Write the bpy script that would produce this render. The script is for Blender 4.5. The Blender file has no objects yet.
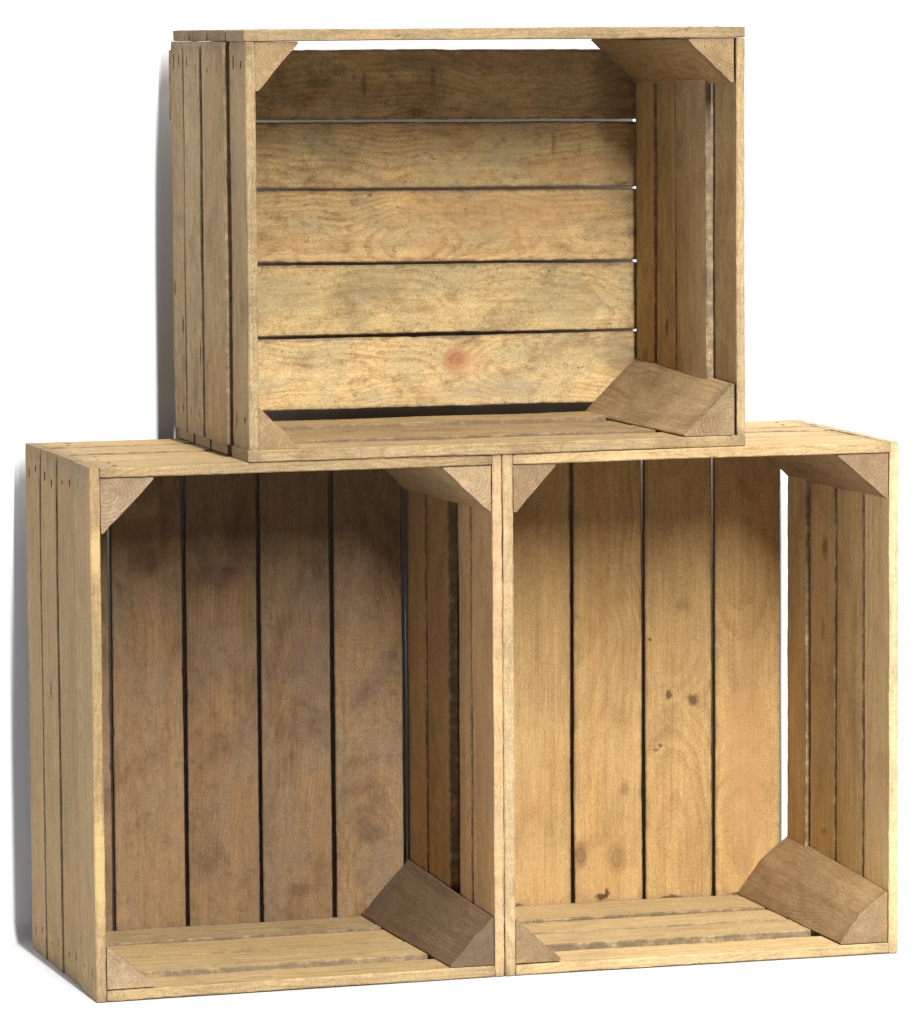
import bpy, math, random
from mathutils import Matrix, Vector, noise as mn
S = bpy.context.scene
C = S.collection
random.seed(7)

# ------------------------------------------------------------------ helpers
def smooth(a, b, x):
    t = max(0, min(1, (x - a) / (b - a))); return t * t * (3 - 2 * t)

class Mesh:
    """collects boards / blocks / nails of ONE part"""
    def __init__(s):
        s.v = []; s.f = []; s.fm = []; s.gc = []; s.tone = []; s.ed = []
    def add_loft(s, rings, gcs, eds, tone, m=0):
        n = len(rings[0]); b = len(s.v)
        for r, g, e in zip(rings, gcs, eds):
            s.v += r; s.gc += g; s.ed += e; s.tone += [tone] * n
        for i in range(len(rings) - 1):
            for j in range(n):
                a = b + i * n + j; c = b + i * n + (j + 1) % n
                s.f.append((a, c, c + n, a + n)); s.fm.append(m)
        # caps get their own vertices so the shading stays crisp
        for k, (r, g, e) in ((0, (rings[0], gcs[0], eds[0])), (1, (rings[-1], gcs[-1], eds[-1]))):
            b2 = len(s.v)
            s.v += r; s.gc += g; s.ed += e; s.tone += [tone] * n
            idx = list(range(b2, b2 + n))
            s.f.append(tuple(idx[::-1]) if k == 0 else tuple(idx)); s.fm.append(m)
    def build(s, name, mats, parent):
        me = bpy.data.meshes.new(name)
        me.from_pydata(s.v, [], s.f)
        for m in mats: me.materials.append(m)
        me.polygons.foreach_set('material_index', s.fm)
        for nm, data in (('gc', s.gc), ('ed', s.ed)):
            at = me.attributes.new(nm, 'FLOAT_VECTOR', 'POINT')
            at.data.foreach_set('vector', [c for p in data for c in p])
        at = me.attributes.new('tone', 'FLOAT_COLOR', 'POINT')
        at.data.foreach_set('color', [c for p in s.tone for c in (p[0], p[1], p[2], 1)])
        import bmesh
        bm = bmesh.new(); bm.from_mesh(me)
        bmesh.ops.recalc_face_normals(bm, faces=bm.faces); bm.to_mesh(me); bm.free()
        o = bpy.data.objects.new(name, me); C.objects.link(o); o.parent = parent
        return o

def board(M, o, L, W, T, wr, tr, lr, tone=(1, 1, 1), seed=0, pith=None, rough=1.0, wr2=None, bend=0.0, grime_shade=1):
    """board running along unit vector L, width along W, thickness along T.
    wr/tr/lr = ranges (mm) along W, T, L; wr2 = width range at the far end (tapering or tilted board)"""
    rnd = random.Random(seed * 131 + 5)
    L, W, T, o = Vector(L), Vector(W), Vector(T), Vector(o)
    wr2 = wr2 or wr
    pw, pt = pith if pith else (rnd.uniform(-45, 45), rnd.uniform(18, 80) * rnd.choice((-1, 1)))
    loff = seed * 1.37
    n = max(10, int((lr[1] - lr[0]) / 4.0))
    ch = 1.0
    rings = []; gcs = []; eds = []
    crown = rnd.uniform(-1, 1) * 0.35 * rough; cup = rnd.uniform(-.35, .35) * rough
    for i in range(n + 1):
        f = i / n
        l = lr[0] + (lr[1] - lr[0]) * f
        w0 = wr[0] + (wr2[0] - wr[0]) * f; w1 = wr[1] + (wr2[1] - wr[1]) * f
        def nz(k, sc, amp):
            return mn.noise(Vector((l / sc, seed * 3.7 + k * 11.3, k * 2.1))) * amp * rough
        notch = lambda k: max(0, mn.noise(Vector((l / 17, seed * 5.1 + k * 7.7, 3))) - .42) * 4 * rough
        w0 += notch(1); w1 -= notch(2)
        w0 += nz(1, 110, .95) + nz(2, 14, .5) + nz(3, 5, .4)
        w1 += nz(4, 110, .95) + nz(5, 14, .5) + nz(6, 5, .4)
        t0 = tr[0] + nz(7, 120, .6) + nz(8, 12, .12); t1 = tr[1] + nz(9, 120, .8) + nz(10, 12, .18) + nz(17, 5, .12)
        bo = (4 * f * (1 - f)) * (bend + crown)
        ce = [max(.35, ch + nz(11 + k, 9, .9)) for k in range(4)]
        e = 0.0
        if i == 0 or i == n: e = .35
        m_ = 5
        pts = []
        for j in range(m_ + 1):
            u = j / m_; ww = w0 + ce[0] + e + (w1 - w0 - ce[0] - ce[1] - 2 * e) * u
            pts.append((ww, t0 + e + cup * 4 * u * (1 - u)))
        pts.append((w1 - e, t0 + ce[1])); pts.append((w1 - e, t1 - ce[2]))
        for j in range(m_ + 1):
            u = 1 - j / m_; ww = w0 + ce[3] + e + (w1 - w0 - ce[3] - ce[2] - 2 * e) * u
            pts.append((ww, t1 - e + cup * 4 * u * (1 - u)))
        pts.append((w0 + e, t1 - ce[3])); pts.append((w0 + e, t0 + ce[0]))
        wc = (wr[0] + wr[1]) / 2; tc = (tr[0] + tr[1]) / 2
        R = []; G = []; E = []
        for (a, b) in pts:
            ll = l
            if i == 0: ll += mn.noise(Vector((a / 6, b / 6, seed))) * .5 * rough
            if i == n: ll += mn.noise(Vector((a / 6, b / 6, seed + 9))) * .5 * rough
            R.append(tuple((o + L * ll + W * a + T * (b + bo)) / 1000))
            G.append((l / 1000 + loff, (a - wc + pw) / 1000, (b - tc + pt) / 1000))
            E.append((min(l - lr[0], lr[1] - l) / 1000, min(a - w0, w1 - a) / 1000, 0 if (wr[0] == 0 and a < (w0 + w1) / 2) else grime_shade))
        rings.append(R); gcs.append(G); eds.append(E)
    M.add_loft(rings, gcs, eds, tone)

def block(M, corner, sx, sz, lx, lz, y0, y1, tone=(1, 1, 1), seed=0, mid=0.0, blunt=3.0, skew=0.0, tp=1.0):
    """triangular corner block; corner = (x, z) mm, legs lx / lz along sx / sz, running from y0 to y1"""
    rnd = random.Random(seed * 17 + 3)
    n = 48; rings = []; gcs = []; eds = []
    pw, pt = rnd.uniform(-4, 26), rnd.uniform(-4, 26)
    for i in range(n + 1):
        y = y0 + (y1 - y0) * i / n
        base = [(0, 0), (lx * .5, 0), (lx - blunt * .2, 0), (lx, blunt * .5), (lx - blunt * .3, blunt)]
        K = 8
        for k in range(1, K):
            u = k / K
            bulge = mid * (1 - abs(2 * u - 1))
            base.append(((lx - blunt * .3) * (1 - u) + blunt * u + bulge, blunt * (1 - u) + (lz - blunt * .3) * u + bulge))
        base += [(blunt, lz - blunt * .3), (blunt * .5, lz), (0, lz - blunt * .2), (0, lz * .5)]
        R = []; G = []; E = []
        for k, (a, b) in enumerate(base):
            d = mn.noise(Vector((y / 16, k * .9, seed * 2.3))) * .16 + mn.noise(Vector((y / 60, k * .5, seed * 5.3))) * .8
            if i in (0, n): d += mn.noise(Vector((k * 1.7, i, seed))) * .5
            a2 = max(0.3, a + d) if a > 0 else .3
            b2 = max(0.3, b + d) if b > 0 else .3
            yy = y
            k2 = 1 + (tp - 1) * i / n; a2 *= k2; b2 *= k2
            if i == 0: yy += mn.noise(Vector((a / 8, b / 8, seed))) * 1.0 + skew * (a - lx / 2)
            R.append(((corner[0] + sx * a2) / 1000, yy / 1000, (corner[1] + sz * b2) / 1000))
            G.append((y / 1000 + seed * 1.37, (a - pw) / 1000, (b - pt) / 1000))
            E.append((min(y - y0, y1 - y) / 1000, .02, 0))
        rings.append(R); gcs.append(G); eds.append(E)
    M.add_loft(rings, gcs, eds, tone)

def nail_mark(M, p, N, A, ln, wd, seed, m=1):
    """rusty nail head with the dark dent round it: a thin lens-shaped plate lying on the board"""
    N, A, p = Vector(N), Vector(A), Vector(p); B = N.cross(A)
    K = 12; top = []; bot = []
    for k in range(K):
        t = 2 * math.pi * k / K
        r = 1 + .3 * mn.noise(Vector((k * 1.3, seed, 2)))
        q = p + A * (math.cos(t) * ln * r) + B * (math.sin(t) * wd * r)
        bot.append(tuple((q - N * .9) / 1000))
        top.append(tuple((q * 1 + N * .22 - (A * math.cos(t) * ln + B * math.sin(t) * wd) * .12) / 1000))
    g = [(seed, .01, .01)] * K
    M.add_loft([bot, top], [g, g], [g, g], (1, 1, 1), m)

# ------------------------------------------------------------------ materials
class NT:
    def __init__(s, mat):
        s.t = mat.node_tree; s.n = s.t.nodes; s.l = s.t.links
    def new(s, ty, **kw):
        n = s.n.new(ty)
        for k, v in kw.items(): setattr(n, k, v)
        return n
    def put(s, sock, v):
        if isinstance(v, bpy.types.NodeSocket): s.l.new(v, sock)
        elif v is not None:
            try: sock.default_value = v
            except TypeError: sock.default_value = v[:3]
    def math(s, op, a, b=None, c=None, clamp=False):
        n = s.new('ShaderNodeMath', operation=op, use_clamp=clamp)
        s.put(n.inputs[0], a)
        if b is not None: s.put(n.inputs[1], b)
        if c is not None: s.put(n.inputs[2], c)
        return n.outputs[0]
    def vmath(s, op, a, b=None):
        n = s.new('ShaderNodeVectorMath', operation=op)
        s.put(n.inputs[0], a)
        if b is not None: s.put(n.inputs[1], b)
        return n.outputs['Value'] if op in ('LENGTH', 'DISTANCE', 'DOT_PRODUCT') else n.outputs[0]
    def noise(s, vec, scale, detail=3, rough=.55, dist=0):
        n = s.new('ShaderNodeTexNoise')
        s.put(n.inputs['Vector'], vec); n.inputs['Scale'].default_value = scale
        n.inputs['Detail'].default_value = detail; n.inputs['Roughness'].default_value = rough
        n.inputs['Distortion'].default_value = dist
        return n.outputs['Fac']
    def rng(s, v, a, b, c=0, d=1, sm=True):
        n = s.new('ShaderNodeMapRange'); n.interpolation_type = 'SMOOTHSTEP' if sm else 'LINEAR'
        s.put(n.inputs[0], v)
        for i, x in enumerate((a, b, c, d)): s.put(n.inputs[1 + i], x)
        return n.outputs[0]
    def mix(s, f, a, b, bt='MIX'):
        n = s.new('ShaderNodeMix', data_type='RGBA', blend_type=bt)
        s.put(n.inputs[0], f); s.put(n.inputs[6], a); s.put(n.inputs[7], b)
        return n.outputs[2]

def rgb(r, g, b): return (r, g, b, 1)

def wood(name, gain, early, late, grey, ring=.5, greyamt=.4, mott=.5, speck=.5, warm=.3, stain=.3, knots=(), bump=.36,
         spacing=.0042, enddirt=.35):
    early, late, grey = [tuple(c * g for c, g in zip(x[:3], gain)) + (1,) for x in (early, late, grey)]
    knots = [(c, r_, tuple(a * g for a, g in zip(k, gain)), q, p) for (c, r_, k, q, p) in knots]
    m = bpy.data.materials.new(name); m.use_nodes = True
    t = NT(m); bs = t.n['Principled BSDF']
    gc = t.new('ShaderNodeAttribute', attribute_name='gc').outputs['Vector']
    ed = t.new('ShaderNodeAttribute', attribute_name='ed').outputs['Vector']
    tone = t.new('ShaderNodeAttribute', attribute_name='tone').outputs['Color']
    obj = t.new('ShaderNodeTexCoord').outputs['Object']
    sep = t.new('ShaderNodeSeparateXYZ'); t.put(sep.inputs[0], gc)
    sede = t.new('ShaderNodeSeparateXYZ'); t.put(sede.inputs[0], ed)
    l, w, th = sep.outputs
    # growth rings round a wandering pith
    lw = t.vmath('MULTIPLY', gc, (1.0, .35, .35))
    wob1 = t.math('MULTIPLY', t.math('SUBTRACT', t.noise(lw, 3.6, 2), .5), .085)
    wob2 = t.math('MULTIPLY', t.math('SUBTRACT', t.noise(t.vmath('MULTIPLY', gc, (1, 2.5, 2.5)), 17, 3), .5), .0055)
    r = t.math('SQRT', t.math('ADD', t.math('MULTIPLY', w, w), t.math('MULTIPLY', th, th)))
    r = t.math('ADD', t.math('ADD', r, wob1), wob2)
    # knots push the rings round themselves
    cores = []
    warpn = t.new('ShaderNodeTexNoise'); t.put(warpn.inputs['Vector'], obj)
    warpn.inputs['Scale'].default_value = 160; warpn.inputs['Detail'].default_value = 3
    wv = t.vmath('MULTIPLY', t.vmath('SUBTRACT', warpn.outputs['Color'], (.5, .5, .5)), (.006, .006, .006))
    pv = t.vmath('ADD', obj, wv)
    for (c, rad, col, amt, push) in knots:
        d = t.vmath('LENGTH', t.vmath('DIVIDE', t.vmath('SUBTRACT', pv, tuple(x / 1000 for x in c)), tuple(x / 1000 for x in rad)))
        if push:
            g = t.math('POWER', 2.718, t.math('MULTIPLY', t.math('MULTIPLY', d, d), -.22))
            r = t.math('ADD', r, t.math('MULTIPLY', g, push))
        cores.append((d, col, amt, push))
    ph = t.math('DIVIDE', r, spacing)
    fr = t.math('FRACT', ph)
    late_f = t.math('MULTIPLY', t.rng(fr, .25, .86), t.rng(fr, 1.0, .90))
    # each year differs
    yr = t.new('ShaderNodeTexWhiteNoise', noise_dimensions='1D'); t.put(yr.inputs['W'], t.math('FLOOR', ph))
    late_f = t.math('MULTIPLY', late_f, t.rng(yr.outputs[0], 0, 1, .5, 1, False))
    late_f = t.math('MULTIPLY', late_f, t.rng(t.noise(gc, 9, 2), .38, .58, .12, 1))
    col = t.mix(t.math('MULTIPLY', late_f, ring), early, late)
    # fibres
    fib = t.noise(t.vmath('MULTIPLY', gc, (22, 520, 520)), 1, 4, .6)
    fib2 = t.noise(t.vmath('MULTIPLY', gc, (5, 110, 110)), 1, 4, .6)
    col = t.mix(1, col, t.mix(t.rng(fib, .25, .75), rgb(.90, .885, .86), rgb(1.07, 1.07, 1.06)), 'MULTIPLY')
    col = t.mix(1, col, t.mix(t.rng(fib2, .3, .7), rgb(.90, .88, .84), rgb(1.06, 1.07, 1.08)), 'MULTIPLY')
    st = t.noise(t.vmath('ADD', t.vmath('MULTIPLY', gc, (9, 330, 330)), (3, 3, 3)), 1, 3, .5)
    col = t.mix(t.math('MULTIPLY', t.rng(st, .58, .70), .34), col, t.mix(1, col, rgb(.55, .46, .38), 'MULTIPLY'))
    # warm resin patches
    wm = t.noise(t.vmath('MULTIPLY', gc, (.6, 2.2, 2.2)), 9, 3)
    col = t.mix(t.math('MULTIPLY', t.rng(wm, .5, .72), warm), col, t.mix(1, col, rgb(1.06, .86, .68), 'MULTIPLY'))
    # weathered grey
    gn = t.noise(t.vmath('MULTIPLY', gc, (1, 1.6, 1.6)), 16, 6, .65, .4)
    col = t.mix(t.math('MULTIPLY', t.rng(gn, .38, .68), greyamt), col, grey)
    # mottling and grime
    m1 = t.noise(t.vmath('MULTIPLY', gc, (1, 1.4, 1.4)), 62, 7, .72, .3)
    col = t.mix(t.math('MULTIPLY', t.rng(m1, .47, .72), mott * .7), col, t.mix(1, col, rgb(.48, .41, .34), 'MULTIPLY'))
    m3 = t.noise(t.vmath('ADD', t.vmath('MULTIPLY', gc, (1, 1.3, 1.3)), (9, 1, 4)), 115, 5, .75, .8)
    patch = t.rng(t.noise(t.vmath('ADD', gc, (1, 2, 8)), 24, 3, .6), .42, .6, .1, 1)
    col = t.mix(t.math('MULTIPLY', t.math('MULTIPLY', t.rng(m3, .53, .66), patch), mott * .6), col, t.mix(1, col, rgb(.50, .44, .36), 'MULTIPLY'))
    m1b = t.noise(t.vmath('ADD', gc, (3, 5, 7)), 42, 6, .7, .5)
    col = t.mix(t.math('MULTIPLY', t.rng(m1b, .50, .75), mott * .5), col, t.mix(1, col, rgb(1.28, 1.26, 1.18), 'MULTIPLY'))
    m2 = t.noise(t.vmath('MULTIPLY', gc, (1, 1.7, 1.7)), 10, 5, .62, .6)
    col = t.mix(t.math('MULTIPLY', t.rng(m2, .47, .70), stain * 1.35), col, t.mix(1, col, rgb(.5, .42, .36), 'MULTIPLY'))
    # dirt at board ends and edges; gap edges painted darker as shade
    dirt_shade_n = t.noise(gc, 70, 5, .7)
    en = t.math('ADD', sede.outputs[0], t.math('MULTIPLY', t.math('SUBTRACT', dirt_shade_n, .5), .06))
    col = t.mix(t.math('MULTIPLY', t.rng(en, .022, -.004), enddirt), col, rgb(.10, .072, .045))
    eg = t.math('ADD', sede.outputs[1], t.math('MULTIPLY', t.math('SUBTRACT', dirt_shade_n, .5), .012))
    col = t.mix(t.math('MULTIPLY', t.rng(eg, .004, -.001), t.rng(sede.outputs[2], 0, 1, .3, .9, False)), col, rgb(.13, .09, .055))
    # dark specks and little dashes
    sn = t.noise(t.vmath('MULTIPLY', gc, (1, 1.7, 1.7)), 150, 3, .5, .6)
    sn2 = t.noise(t.vmath('ADD', t.vmath('MULTIPLY', gc, (.45, 2.2, 2.2)), (4, 4, 4)), 120, 3, .6, .4)
    gate = t.rng(t.noise(t.vmath('ADD', gc, (2, 2, 2)), 28, 2), .4, .6, -.02, .035)
    sp = t.math('MULTIPLY', t.math('MAXIMUM', t.rng(t.math('ADD', sn, gate), .70, .76), t.rng(t.math('ADD', sn2, gate), .71, .77)), speck)
    col = t.mix(t.math('MULTIPLY', sp, .8), col, rgb(.08, .052, .032))
    # fine rough-sawn grain
    gr = t.noise(gc, 900, 2, .7)
    gr2 = t.noise(t.vmath('MULTIPLY', gc, (1, 2.4, 2.4)), 260, 3, .7)
    col = t.mix(1, col, t.mix(t.rng(gr, .36, .64), rgb(.80, .79, .77), rgb(1.14, 1.14, 1.14)), 'MULTIPLY')
    col = t.mix(1, col, t.mix(t.rng(gr2, .3, .7), rgb(.89, .875, .85), rgb(1.08, 1.08, 1.07)), 'MULTIPLY')
    for d, kc, amt, psh in cores:
        f = t.math('MULTIPLY', t.rng(t.math('ADD', d, t.math('MULTIPLY', t.math('SUBTRACT', m3, .5), .9)), 1.3, .45), amt)
        kcol = rgb(*kc) if not psh else t.mix(t.rng(t.math('FRACT', t.math('MULTIPLY', t.math('ADD', d, t.math('MULTIPLY', m3, .6)), 2.3)), .1, .9), rgb(*kc), rgb(*[x * .62 for x in kc]))
        col = t.mix(f, col, kcol)
    col = t.mix(1, col, tone, 'MULTIPLY')
    t.put(bs.inputs['Base Color'], col)
    t.put(bs.inputs['Roughness'], t.rng(fib, .2, .8, .68, .88, False))
    bs.inputs['Specular IOR Level'].default_value = .28
    h = t.math('ADD', t.math('MULTIPLY', fib, .5), t.math('ADD', t.math('MULTIPLY', gr2, .45), t.math('MULTIPLY', m1, .6)))
    h = t.math('SUBTRACT', h, t.math('MULTIPLY', sp, .8))
    h = t.math('ADD', h, t.math('MULTIPLY', late_f, .25))
    b = t.new('ShaderNodeBump'); b.inputs['Strength'].default_value = bump; b.inputs['Distance'].default_value = .0012
    t.put(b.inputs['Height'], h); t.put(bs.inputs['Normal'], b.outputs[0])
    return m

def plain(name, col, rough=.8):
    m = bpy.data.materials.new(name); m.use_nodes = True
    t = NT(m); bs = t.n['Principled BSDF']
    obj = t.new('ShaderNodeTexCoord').outputs['Object']
    n = t.noise(obj, 300, 3)
    t.put(bs.inputs['Base Color'], t.mix(n, rgb(*[c * .7 for c in col]), rgb(*[c * 1.3 for c in col])))
    bs.inputs['Roughness'].default_value = rough; bs.inputs['Specular IOR Level'].default_value = .1
    return m

RUST = plain('rusty_iron', (.075, .045, .026), 1.0)

# ------------------------------------------------------------------ crates
X, Y, Z = (1, 0, 0), (0, 1, 0), (0, 0, 1)

def tag(o, label=None, cat=None, group=None, kind=None):
    if label: o['label'] = label
    if cat: o['category'] = cat
    if group: o['group'] = group
    if kind: o['kind'] = kind

def crate(name, loc, rz, label):
    e = bpy.data.objects.new(name, None); C.objects.link(e)
    e.location = loc; e.rotation_euler = (0, 0, rz); e.empty_display_size = .1
    tag(e, label, 'crate', 'three wooden crates in a stack')
    return e

def jit(seed, amt=.07, base=(1, 1, 1)):
    r = random.Random(seed * 7 + 1); k = 1 + r.uniform(-amt, amt) * 1.5; h = r.uniform(-amt, amt) * .9
    return (base[0] * k * (1 + h * .4), base[1] * k, base[2] * k * (1 - h))

W, H, D = 403.1, 506.4, 293.0
UL, UH = 496.4, 405.4

def slats_v(M, xs, ranges, z0, z1, seed, amt=.07, tones=None, nails=None, trs=None, nk=1):
    """vertical boards lying in the plane x = xs (a side or an end panel)"""
    for i, (a, b) in enumerate(ranges):
        tr = trs[i] if trs else xs
        board(M, (0, 0, 0), Z, Y, X, (a, b), tr, (z0, z1), tone=(tones[i] if tones else jit(seed + i, amt)), seed=seed + i)
        if nails is not None:
            side = nails  # +1 outer face is +x, -1 outer face is -x
            px = tr[1] if side > 0 else tr[0]
            rr = random.Random(seed + i)
            for zz in (z0 + 24, z1 - 24):
                for yy in (a + (b - a) * .27, a + (b - a) * .75):
                    nail_mark(M, (px, yy + rr.uniform(-3, 3), zz + rr.uniform(-7, 7)), (side, 0, 0), Z, rr.uniform(3, 9) * nk, rr.uniform(.9, 2.0) * nk, seed * 3 + i + zz + yy)

def slats_h(M, zs, ranges, x0, x1, seed, amt=.07, tones=None, nails=None, trs=None):
    """boards running along x in a horizontal plane (top or bottom panel)"""
    for i, (a, b) in enumerate(ranges):
        tr = trs[i] if trs else zs
        board(M, (0, 0, 0), X, Y, Z, (a, b), tr, (x0, x1), tone=(tones[i] if tones else jit(seed + i, amt)), seed=seed + i)
        if nails:
            rr = random.Random(seed + i)
            for xx in (x0 + 24, x1 - 24):
                for yy in (a + (b - a) * .3, a + (b - a) * .72):
                    nail_mark(M, (xx + rr.uniform(-6, 6), yy + rr.uniform(-3, 3), tr[1] if nails > 0 else tr[0]), (0, 0, nails), X, rr.uniform(2, 3), rr.uniform(1.5, 2.1), seed + i + xx + yy)

# ---- left lower crate: brown, dull boards
LE, LL, LG = rgb(.46, .335, .19), rgb(.25, .155, .075), rgb(.27, .225, .155)
mL_out = wood('wood_brown_outer', (.68, .61, .49), rgb(.50, .375, .205), rgb(.30, .20, .095), rgb(.34, .28, .18), ring=.4, greyamt=.45, mott=.4, speck=.5, warm=.2, stain=.25,
              knots=[((0, 188, 273), (30, 4, 10), (.13, .085, .04), .85, .004),
                     ((6, -1, 425), (9, 5, 26), (.58, .45, .22), .7, 0), ((6, -1, 130), (9, 5, 60), (.6, .48, .24), .6, 0)])
mL_end = wood('wood_brown_end', (.76, .72, .61), rgb(.50, .375, .205), rgb(.30, .20, .095), rgb(.36, .30, .20), ring=.5, greyamt=.35, mott=.35, speck=.5, warm=.2, stain=.2)
mL_in = wood('wood_brown_inner', (1.8, 1.74, 1.6), rgb(.34, .235, .135), rgb(.22, .135, .07), rgb(.24, .19, .14), ring=.45, greyamt=.5, mott=.45, speck=.3, warm=.35, stain=.3)  # gain lifted in place of light from the left on this wall
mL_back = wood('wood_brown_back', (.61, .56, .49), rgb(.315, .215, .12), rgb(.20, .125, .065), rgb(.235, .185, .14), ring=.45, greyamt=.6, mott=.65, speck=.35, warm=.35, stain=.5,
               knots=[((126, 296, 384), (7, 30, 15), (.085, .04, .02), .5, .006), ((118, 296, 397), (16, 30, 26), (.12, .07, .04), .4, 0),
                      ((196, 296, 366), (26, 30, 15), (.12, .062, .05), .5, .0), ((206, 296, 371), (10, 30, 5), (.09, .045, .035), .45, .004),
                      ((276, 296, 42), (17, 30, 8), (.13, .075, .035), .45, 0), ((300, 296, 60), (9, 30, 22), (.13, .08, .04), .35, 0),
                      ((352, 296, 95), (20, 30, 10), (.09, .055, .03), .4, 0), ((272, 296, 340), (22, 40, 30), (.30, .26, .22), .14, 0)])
mL_blk = wood('wood_grey_block', (0.95, 0.88, 0.76), rgb(.40, .315, .215), rgb(.22, .145, .085), rgb(.32, .26, .19), ring=.6, greyamt=.35, mott=.4, speck=.6, warm=.1, stain=.3, spacing=.0034, bump=.4)
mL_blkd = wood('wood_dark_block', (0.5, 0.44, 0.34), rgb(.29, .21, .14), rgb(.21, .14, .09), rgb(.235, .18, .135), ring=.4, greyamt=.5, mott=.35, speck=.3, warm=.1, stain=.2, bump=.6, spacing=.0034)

cl = crate('wooden_crate', (0, 0, 0), 0, 'brown upright wooden crate with the dark inside, lower left of the stack')
M = Mesh(); slats_v(M, (0, 10), [(0, 70.5), (72.5, 150.5), (153, 224), (226, D)], 0, H, 11, .07, nails=-1, nk=.6,
                    trs=[(0, 10), (1.2, 10.6), (.2, 10), (-.8, 9)])
M.build('side_panel', [mL_out, RUST], cl)
M = Mesh(); slats_v(M, (W - 9.5, W), [(0, 72), (74.5, 117), (149, 225), (229, D)], 0, H, 21, .10, trs=[(W - 9.5, W)] * 2 + [(W - 9.5, W), (W - 10.2, W)])
M.build('side_panel', [mL_in, RUST], cl)
M = Mesh(); slats_h(M, (H - 10, H), [(0, 72), (77, 149), (153, 224), (234, D)], 10.3, W - 9.8, 31, .06, nails=1, trs=[(H - 10, H - .2), (H - 10, H - 1.2), (H - 10, H - .3), (H - 10, H)])
M.build('end_panel', [mL_end, RUST], cl)
M = Mesh(); slats_h(M, (0.3, 10.3), [(0, 53), (75, 147), (152, 219), (224, D)], 10.3, W - 9.8, 41, .08, trs=[(0, 10), (.5, 11), (.2, 10.5), (1.3, 11.8)])
M.build('end_panel', [mL_end, RUST], cl)
M = Mesh()
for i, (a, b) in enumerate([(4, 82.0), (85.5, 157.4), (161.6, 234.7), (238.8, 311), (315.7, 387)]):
    board(M, (0, 0, 0), Z, X, Y, (a, b), (D + 1, D + 10), (2, H - 2), tone=jit(51 + i, .07), seed=51 + i, rough=.6, grime_shade=.45)
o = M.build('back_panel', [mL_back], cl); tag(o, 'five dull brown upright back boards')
for k, (cx, cz, sx, sz, lx, lz, mt, nm) in enumerate([
        (10.5, H - 10.5, 1, -1, 52, 52, mL_blk, 'pale triangular end-grain block'), (W - 10, H - 10.5, -1, -1, 48, 44, mL_blk, None),
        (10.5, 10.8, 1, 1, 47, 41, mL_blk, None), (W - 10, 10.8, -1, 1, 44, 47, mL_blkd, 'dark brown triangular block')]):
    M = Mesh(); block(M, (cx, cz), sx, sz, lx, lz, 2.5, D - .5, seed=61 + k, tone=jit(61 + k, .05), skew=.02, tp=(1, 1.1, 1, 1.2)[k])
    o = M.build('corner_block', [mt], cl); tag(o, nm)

# ---- right lower crate: yellow, clean boards
mR = wood('wood_yellow', (0.8, 0.78, 0.74), rgb(.66, .50, .27), rgb(.45, .29, .13), rgb(.46, .37, .23), ring=.65, greyamt=.3, mott=.3, speck=.45, warm=.3, stain=.2)
mR_back = wood('wood_yellow_back', (0.64, 0.585, 0.475), rgb(.60, .425, .215), rgb(.43, .27, .12), rgb(.42, .31, .19), ring=.55, greyamt=.25, mott=.25, speck=.25, warm=.3, stain=.25, spacing=.0055, bump=.2,
               knots=[((260, 296, 225), (4.2, 30, 5.5), (.16, .095, .04), .9, .005), ((286, 296, 218), (6, 30, 7), (.17, .10, .045), .9, .006),
                      ((203, 296, 57), (11, 30, 17), (.33, .19, .075), .65, .006), ((164, 296, 62), (8, 30, 15), (.27, .155, .085), .8, .008),
                      ((212, 296, 130), (5, 30, 8), (.30, .19, .09), .6, .004), ((250, 296, 172), (2, 30, 2), (.16, .1, .05), .9, 0),
                      ((246, 296, 168), (4, 30, 1.5), (.16, .1, .05), .7, 0), ((345, 296, 150), (26, 30, 120), (.47, .285, .16), .42, .0),
                      ((186, 296, 17), (7, 30, 3.5), (.05, .03, .015), .9, 0), ((192, 296, 21), (3, 30, 5), (.05, .03, .015), .9, 0), ((262, 296, 13), (13, 30, 2), (.06, .035, .018), .8, 0), ((335, 296, 13), (10, 30, 2), (.06, .035, .018), .8, 0), ((94, 296, 13), (8, 30, 2), (.06, .035, .018), .7, 0), ((133, 296, 110), (1.5, 30, 45), (.3, .19, .09), .5, 0), ((240, 296, 283), (1.8, 30, 1.8), (.14, .08, .04), .9, 0), ((276, 296, 318), (10, 30, 7), (.33, .22, .12), .5, .003)])
mR_in = wood('wood_yellow_inner', (1.4, 1.5, 1.55), rgb(.50, .36, .20), rgb(.34, .22, .11), rgb(.36, .28, .18), ring=.4, greyamt=.35, mott=.3, speck=.4, warm=.35, stain=.3,  # colour brightened to make up for weak light on the inner wall
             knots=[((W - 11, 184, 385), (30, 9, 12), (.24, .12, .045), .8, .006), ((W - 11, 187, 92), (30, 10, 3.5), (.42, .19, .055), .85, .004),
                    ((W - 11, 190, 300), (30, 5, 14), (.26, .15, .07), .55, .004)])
mR_blk = wood('wood_tan_block', (0.74, 0.69, 0.58), rgb(.44, .315, .19), rgb(.28, .18, .095), rgb(.36, .28, .19), ring=.6, greyamt=.35, mott=.4, speck=.4, warm=.3, stain=.3, spacing=.0034, bump=.35)
cr = crate('wooden_crate', (W / 1000 + .0008, 0, 0), -0.02612, 'yellowish upright wooden crate with pale knotty boards, lower right of the stack')
M = Mesh(); slats_v(M, (0, 10.5), [(0, 70), (72, 148), (151, 222), (226, D)], 0, H, 111, .06)
M.build('side_panel', [mR, RUST], cr)
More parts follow.
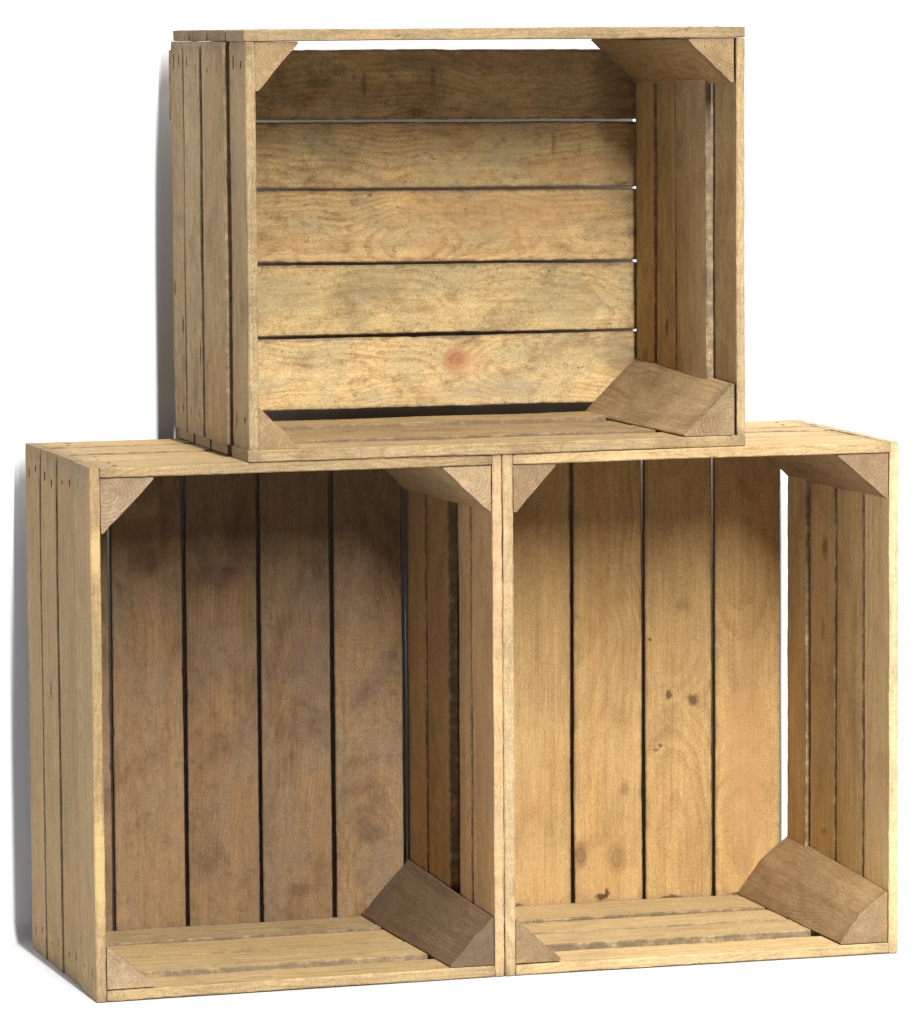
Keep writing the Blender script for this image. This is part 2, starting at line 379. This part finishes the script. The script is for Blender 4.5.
M = Mesh(); slats_v(M, (W - 10, W - .5), [(0, 72.5), (75, 152.5), (155, 231), (234, D)], 0, H, 121, .06, nails=1,
                    trs=[(W - 9.5, W), (W - 9.8, W), (W - 10.8, W), (W - 14, W - 1)])
M.build('side_panel', [mR_in, RUST], cr)
M = Mesh(); slats_h(M, (H - 10, H), [(0, 93), (101, 164), (169, 207), (214, D)], 10.8, W - 9.8, 131, .05, nails=1, trs=[(H - 10, H - .2), (H - 10, H - 1.2), (H - 10, H - .3), (H - 10, H)])
M.build('end_panel', [mR, RUST], cr)
M = Mesh(); slats_h(M, (0.3, 10.3), [(0, 58), (84, 146), (151, 207), (213, D)], 10.8, W - 9.8, 141, .06, trs=[(0, 10), (.6, 11.2), (.3, 10.7), (1.4, 12)])
M.build('end_panel', [mR, RUST], cr)
M = Mesh()
for i, (a, b) in enumerate([(9, 78.5), (82, 153.8), (157.6, 230.8), (234.6, 306.7), (310.5, 381.6)]):
    board(M, (0, 0, 0), Z, X, Y, (a, b), (D + 1, D + 10), (2, H - 2), tone=jit(151 + i, .05), seed=151 + i, rough=.6, grime_shade=.45)
o = M.build('back_panel', [mR_back], cr); tag(o, 'five pale yellow back boards with small dark knots')
for k, (cx, cz, sx, sz, lx, lz, mid) in enumerate([(10.9, H - 10.5, 1, -1, 43, 46, 0), (W - 10, H - 10.5, -1, -1, 52, 45, 0),
                                                   (10.9, 10.8, 1, 1, 46, 43, 0), (W - 10, 10.8, -1, 1, 49, 51, 3.2)]):
    M = Mesh(); block(M, (cx, cz), sx, sz, lx, lz, 2.5, D - .5, seed=161 + k, tone=jit(161 + k, .05), mid=mid, skew=.02, tp=(1, 1.1, 1, 1.2)[k])
    M.build('corner_block', [mR_blk], cr)

# ---- upper crate: lying on its side, weathered and mottled
mU_out = wood('wood_weathered', (.70, .65, .57), rgb(.53, .405, .225), rgb(.33, .22, .105), rgb(.36, .29, .175), ring=.45, greyamt=.45, mott=.75, speck=.9, warm=.25, stain=.4,
              knots=[((0, 252, 115), (30, 5, 10), (.05, .03, .018), .95, .004), ((0, 284, 150), (30, 4, 8), (.07, .04, .02), .9, .003),
                     ((0, 176, 92), (30, 3, 17), (.05, .03, .018), .9, .003), ((0, 250, 75), (30, 14, 12), (.2, .13, .06), .5, 0)])
mU_back = wood('wood_mottled_back', (1.02, .99, .91), rgb(.54, .40, .215), rgb(.35, .215, .10), rgb(.36, .31, .19), ring=.7, greyamt=.7, mott=1.0, speck=.85, warm=.38, stain=.5,
               enddirt=.8,
               knots=[((291, 296, 71), (15, 30, 11.5), (.36, .135, .065), .9, .012), ((293, 296, 70), (5, 30, 4.5), (.20, .065, .04), .85, 0), ((306, 296, 66), (22, 30, 14), (.46, .27, .13), .4, 0),
                      ((95, 296, 140), (60, 30, 22), (.27, .235, .14), .45, 0), ((205, 296, 150), (45, 30, 16), (.24, .20, .115), .4, 0), ((400, 296, 128), (50, 30, 24), (.26, .22, .13), .4, 0), ((330, 296, 40), (60, 30, 12), (.30, .26, .19), .4, 0), ((75, 296, 50), (45, 30, 12), (.30, .26, .18), .4, 0), ((350, 296, 215), (90, 30, 22), (.46, .27, .13), .4, 0), ((430, 296, 262), (60, 30, 14), (.46, .26, .12), .4, 0), ((285, 296, 135), (7, 30, 5), (.38, .20, .09), .55, .004), ((150, 296, 352), (20, 30, 4), (.12, .09, .05), .45, 0),
                      ((196, 296, 350), (3, 30, 13), (.11, .08, .05), .6, 0), ((268, 296, 356), (3, 30, 12), (.11, .08, .05), .55, 0),
                      ((250, 296, 322), (10, 30, 5), (.13, .08, .045), .6, .004), ((60, 296, 296), (38, 30, 13), (.23, .18, .12), .55, 0),
                      ((70, 296, 222), (9, 30, 2.2), (.12, .085, .05), .65, 0), ((395, 296, 288), (3, 30, 14), (.15, .10, .05), .55, 0),
                      ((470, 296, 362), (34, 30, 60), (.11, .078, .042), .6, 0), ((350, 296, 375), (130, 30, 17), (.16, .115, .06), .25, 0),  # broad dark patches in the right corners and along the top edge
                      ((466, 296, 70), (22, 30, 30), (.14, .10, .06), .5, 0)])
mU_in = wood('wood_weathered_inner', (1.32, 1.32, 1.28), rgb(.41, .30, .165), rgb(.25, .16, .08), rgb(.30, .24, .15), ring=.45, greyamt=.45, mott=.5, speck=.6, warm=.3, stain=.35,  # inner wall light put into the colour by a raised gain
             knots=[((UL - 11, 192, 106), (30, 5, 11), (.09, .05, .025), .8, .004), ((UL - 11, 262, 70), (30, 10, 12), (.22, .11, .045), .7, .004),
                    ((UL - 11, 230, 180), (30, 4, 60), (.22, .12, .05), .5, 0)])
mU_blk = wood('wood_weathered_block', (0.82, 0.75, 0.63), rgb(.42, .32, .19), rgb(.24, .16, .085), rgb(.31, .25, .165), ring=.6, greyamt=.35, mott=.4, speck=.6, warm=.15, stain=.35, spacing=.0036, bump=.4)
cu = crate('wooden_crate', (.15303, -.00108, H / 1000 + .0006), -0.0070, 'weathered mottled wooden crate lying on its long side on top of the two others')
M = Mesh(); slats_h(M, (UH - 10.8, UH), [(0, 72), (74, 147), (149, 222), (224, D)], 0, UL, 231, .06, nails=1)
M.build('side_panel', [mU_out, RUST], cu)
M = Mesh(); slats_h(M, (0, 10.5), [(0, 66), (82, 150), (155, 219), (225, D)], 0, UL, 241, .07, trs=[(0, 10.5), (.1, 11.6), (0, 10.5), (0.2, 14)])
M.build('side_panel', [mU_out, RUST], cu)
M = Mesh(); slats_v(M, (0.3, 10.8), [(0, 64), (70, 161), (167, 235), (241, D)], 10.9, UH - 11.2, 211, .06, nails=-1,
                    trs=[(1.2, 10.8), (-3.4, 9.5), (-3.6, 9), (-2.8, 8)])
M.build('end_panel', [mU_out, RUST], cu)
M = Mesh(); slats_v(M, (UL - 10.3, UL - .3), [(0, 65), (69, 160.5), (163.5, 224), (233, D)], 10.9, UH - 11.2, 221, .08,
                    trs=[(UL - 8.6, UL - .3), (UL - 16, UL - 2), (UL - 15, UL - 2), (UL - 14.2, UL - 1)], nails=1)
M.build('end_panel', [mU_in, RUST], cu)
M = Mesh()
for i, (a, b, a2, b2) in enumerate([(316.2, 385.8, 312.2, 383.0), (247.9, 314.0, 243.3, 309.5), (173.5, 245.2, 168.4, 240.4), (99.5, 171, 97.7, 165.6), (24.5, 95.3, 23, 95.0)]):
    board(M, (0, 0, 0), X, Z, Y, (a, b), (D + 1, D + 10), (-2.5 if i == 0 else 1, UL - 5), tone=[(1.12, 1.12, 1.1), (1.08, 1.08, 1.05), (1.0, .96, .92), (.86, .88, .86), (.90, .90, .88)][i], seed=251 + i, wr2=(a2, b2), rough=.8, grime_shade=.6)  # upper boards toned lighter to offset shade; lower two greyer wood, also dimmed
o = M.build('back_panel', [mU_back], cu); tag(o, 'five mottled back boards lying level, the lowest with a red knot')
for k, (cx, cz, sx, sz, lx, lz) in enumerate([(10.9, UH - 11.1, 1, -1, 42, 46), (UL - 10.5, UH - 11.1, -1, -1, 46, 43),
                                              (10.9, 10.8, 1, 1, 39, 39), (UL - 10.5, 10.8, -1, 1, 51, 50)]):
    M = Mesh(); block(M, (cx, cz), sx, sz, lx, lz, 2.5, D - .5, seed=261 + k, tone=jit(261 + k, .05), skew=.02, tp=(1, 1.1, 1, 1.18)[k])
    M.build('corner_block', [mU_blk], cu)

# ------------------------------------------------------------------ setting: a white paper sweep (table and wall in one sheet)
WALL_Y = 0.303 + 0.037
def sweep():
    x0, x1 = -1.3, 2.1; rad = .02; prof = [(-1.8, -.001)]
    for i in range(9):
        a = math.pi / 2 * i / 8
        prof.append((WALL_Y - rad + rad * math.sin(a), -.001 + rad - rad * math.cos(a)))
    prof.append((WALL_Y, 1.9))
    v = []; f = []
    for (y, z) in prof: v += [(x0, y, z), (x1, y, z)]
    for i in range(len(prof) - 1): f.append((2 * i, 2 * i + 1, 2 * i + 3, 2 * i + 2))
    me = bpy.data.meshes.new('backdrop'); me.from_pydata(v, [], f)
    for p in me.polygons: p.use_smooth = True
    m = bpy.data.materials.new('white_paper'); m.use_nodes = True
    t = NT(m); b = t.n['Principled BSDF']; b.inputs['Roughness'].default_value = .9
    b.inputs['Specular IOR Level'].default_value = .1
    n = t.noise(t.new('ShaderNodeTexCoord').outputs['Object'], 40, 3)
    t.put(b.inputs['Base Color'], t.mix(n, rgb(.51, .515, .53), rgb(.53, .535, .55)))
    me.materials.append(m)
    o = bpy.data.objects.new('backdrop', me); C.objects.link(o); o['kind'] = 'structure'
sweep()

# ------------------------------------------------------------------ light
w = bpy.data.worlds.new('World'); S.world = w; w.use_nodes = True
w.node_tree.nodes['Background'].inputs[0].default_value = (.95, .97, 1, 1)
w.node_tree.nodes['Background'].inputs[1].default_value = .02

def area(name, pos, target, sx, sy, energy, col=(1, 1, 1)):
    ld = bpy.data.lights.new(name, 'AREA'); ld.shape = 'RECTANGLE'; ld.size = sx; ld.size_y = sy
    ld.energy = energy; ld.color = col
    o = bpy.data.objects.new(name, ld); C.objects.link(o)
    d = Vector(target) - Vector(pos); z = -d.normalized()
    x = Vector((0, 0, 1)).cross(z).normalized(); y = z.cross(x)
    m = Matrix((x, y, z)).transposed().to_4x4(); m.translation = pos
    o.matrix_world = m
    return o
# tall narrow strip light far in front and above
def strip(name, el, dist, sx, sy, energy, x):
    el = math.radians(el)
    return area(name, (x, -dist * math.cos(el), .5 + dist * math.sin(el)), (.45, .1, .5), sx, sy, energy, (1, .99, .975))
strip('studio_strip_light', 32.5, 20, .25, 11.5, 9300, .50)
strip('studio_overhead_light', 72, 10, .6, 5, 720, .5)
# soft fill from the left
area('studio_fill_light', (-2.6, -.75, .75), (.3, .1, .4), .6, 1.4, 23, (1, .98, .95))

# ------------------------------------------------------------------ camera
cd = bpy.data.cameras.new('camera'); co = bpy.data.objects.new('camera', cd); C.objects.link(co)
R = Matrix(((0.95756087, 0.2861031, 0.03496006), (-0.28815188, 0.95307396, 0.09283598), (-0.00675886, -0.09896991, 0.99506747)))
right, fwd, up = R.col[0], R.col[1], R.col[2]
m = Matrix((right, up, -fwd)).transposed().to_4x4(); m.translation = (-0.97101287, -4.43904451, 0.91339455)
co.matrix_world = m
cd.sensor_fit = 'HORIZONTAL'; cd.sensor_width = 36; cd.lens = 4873.82 / 921 * 36
cd.clip_start = .05; cd.clip_end = 100
S.camera = co
S.view_settings.view_transform = 'Standard'; S.view_settings.look = 'None'
S.view_settings.exposure = 0; S.view_settings.gamma = 1
S.cycles.max_bounces = 10; S.cycles.diffuse_bounces = 6
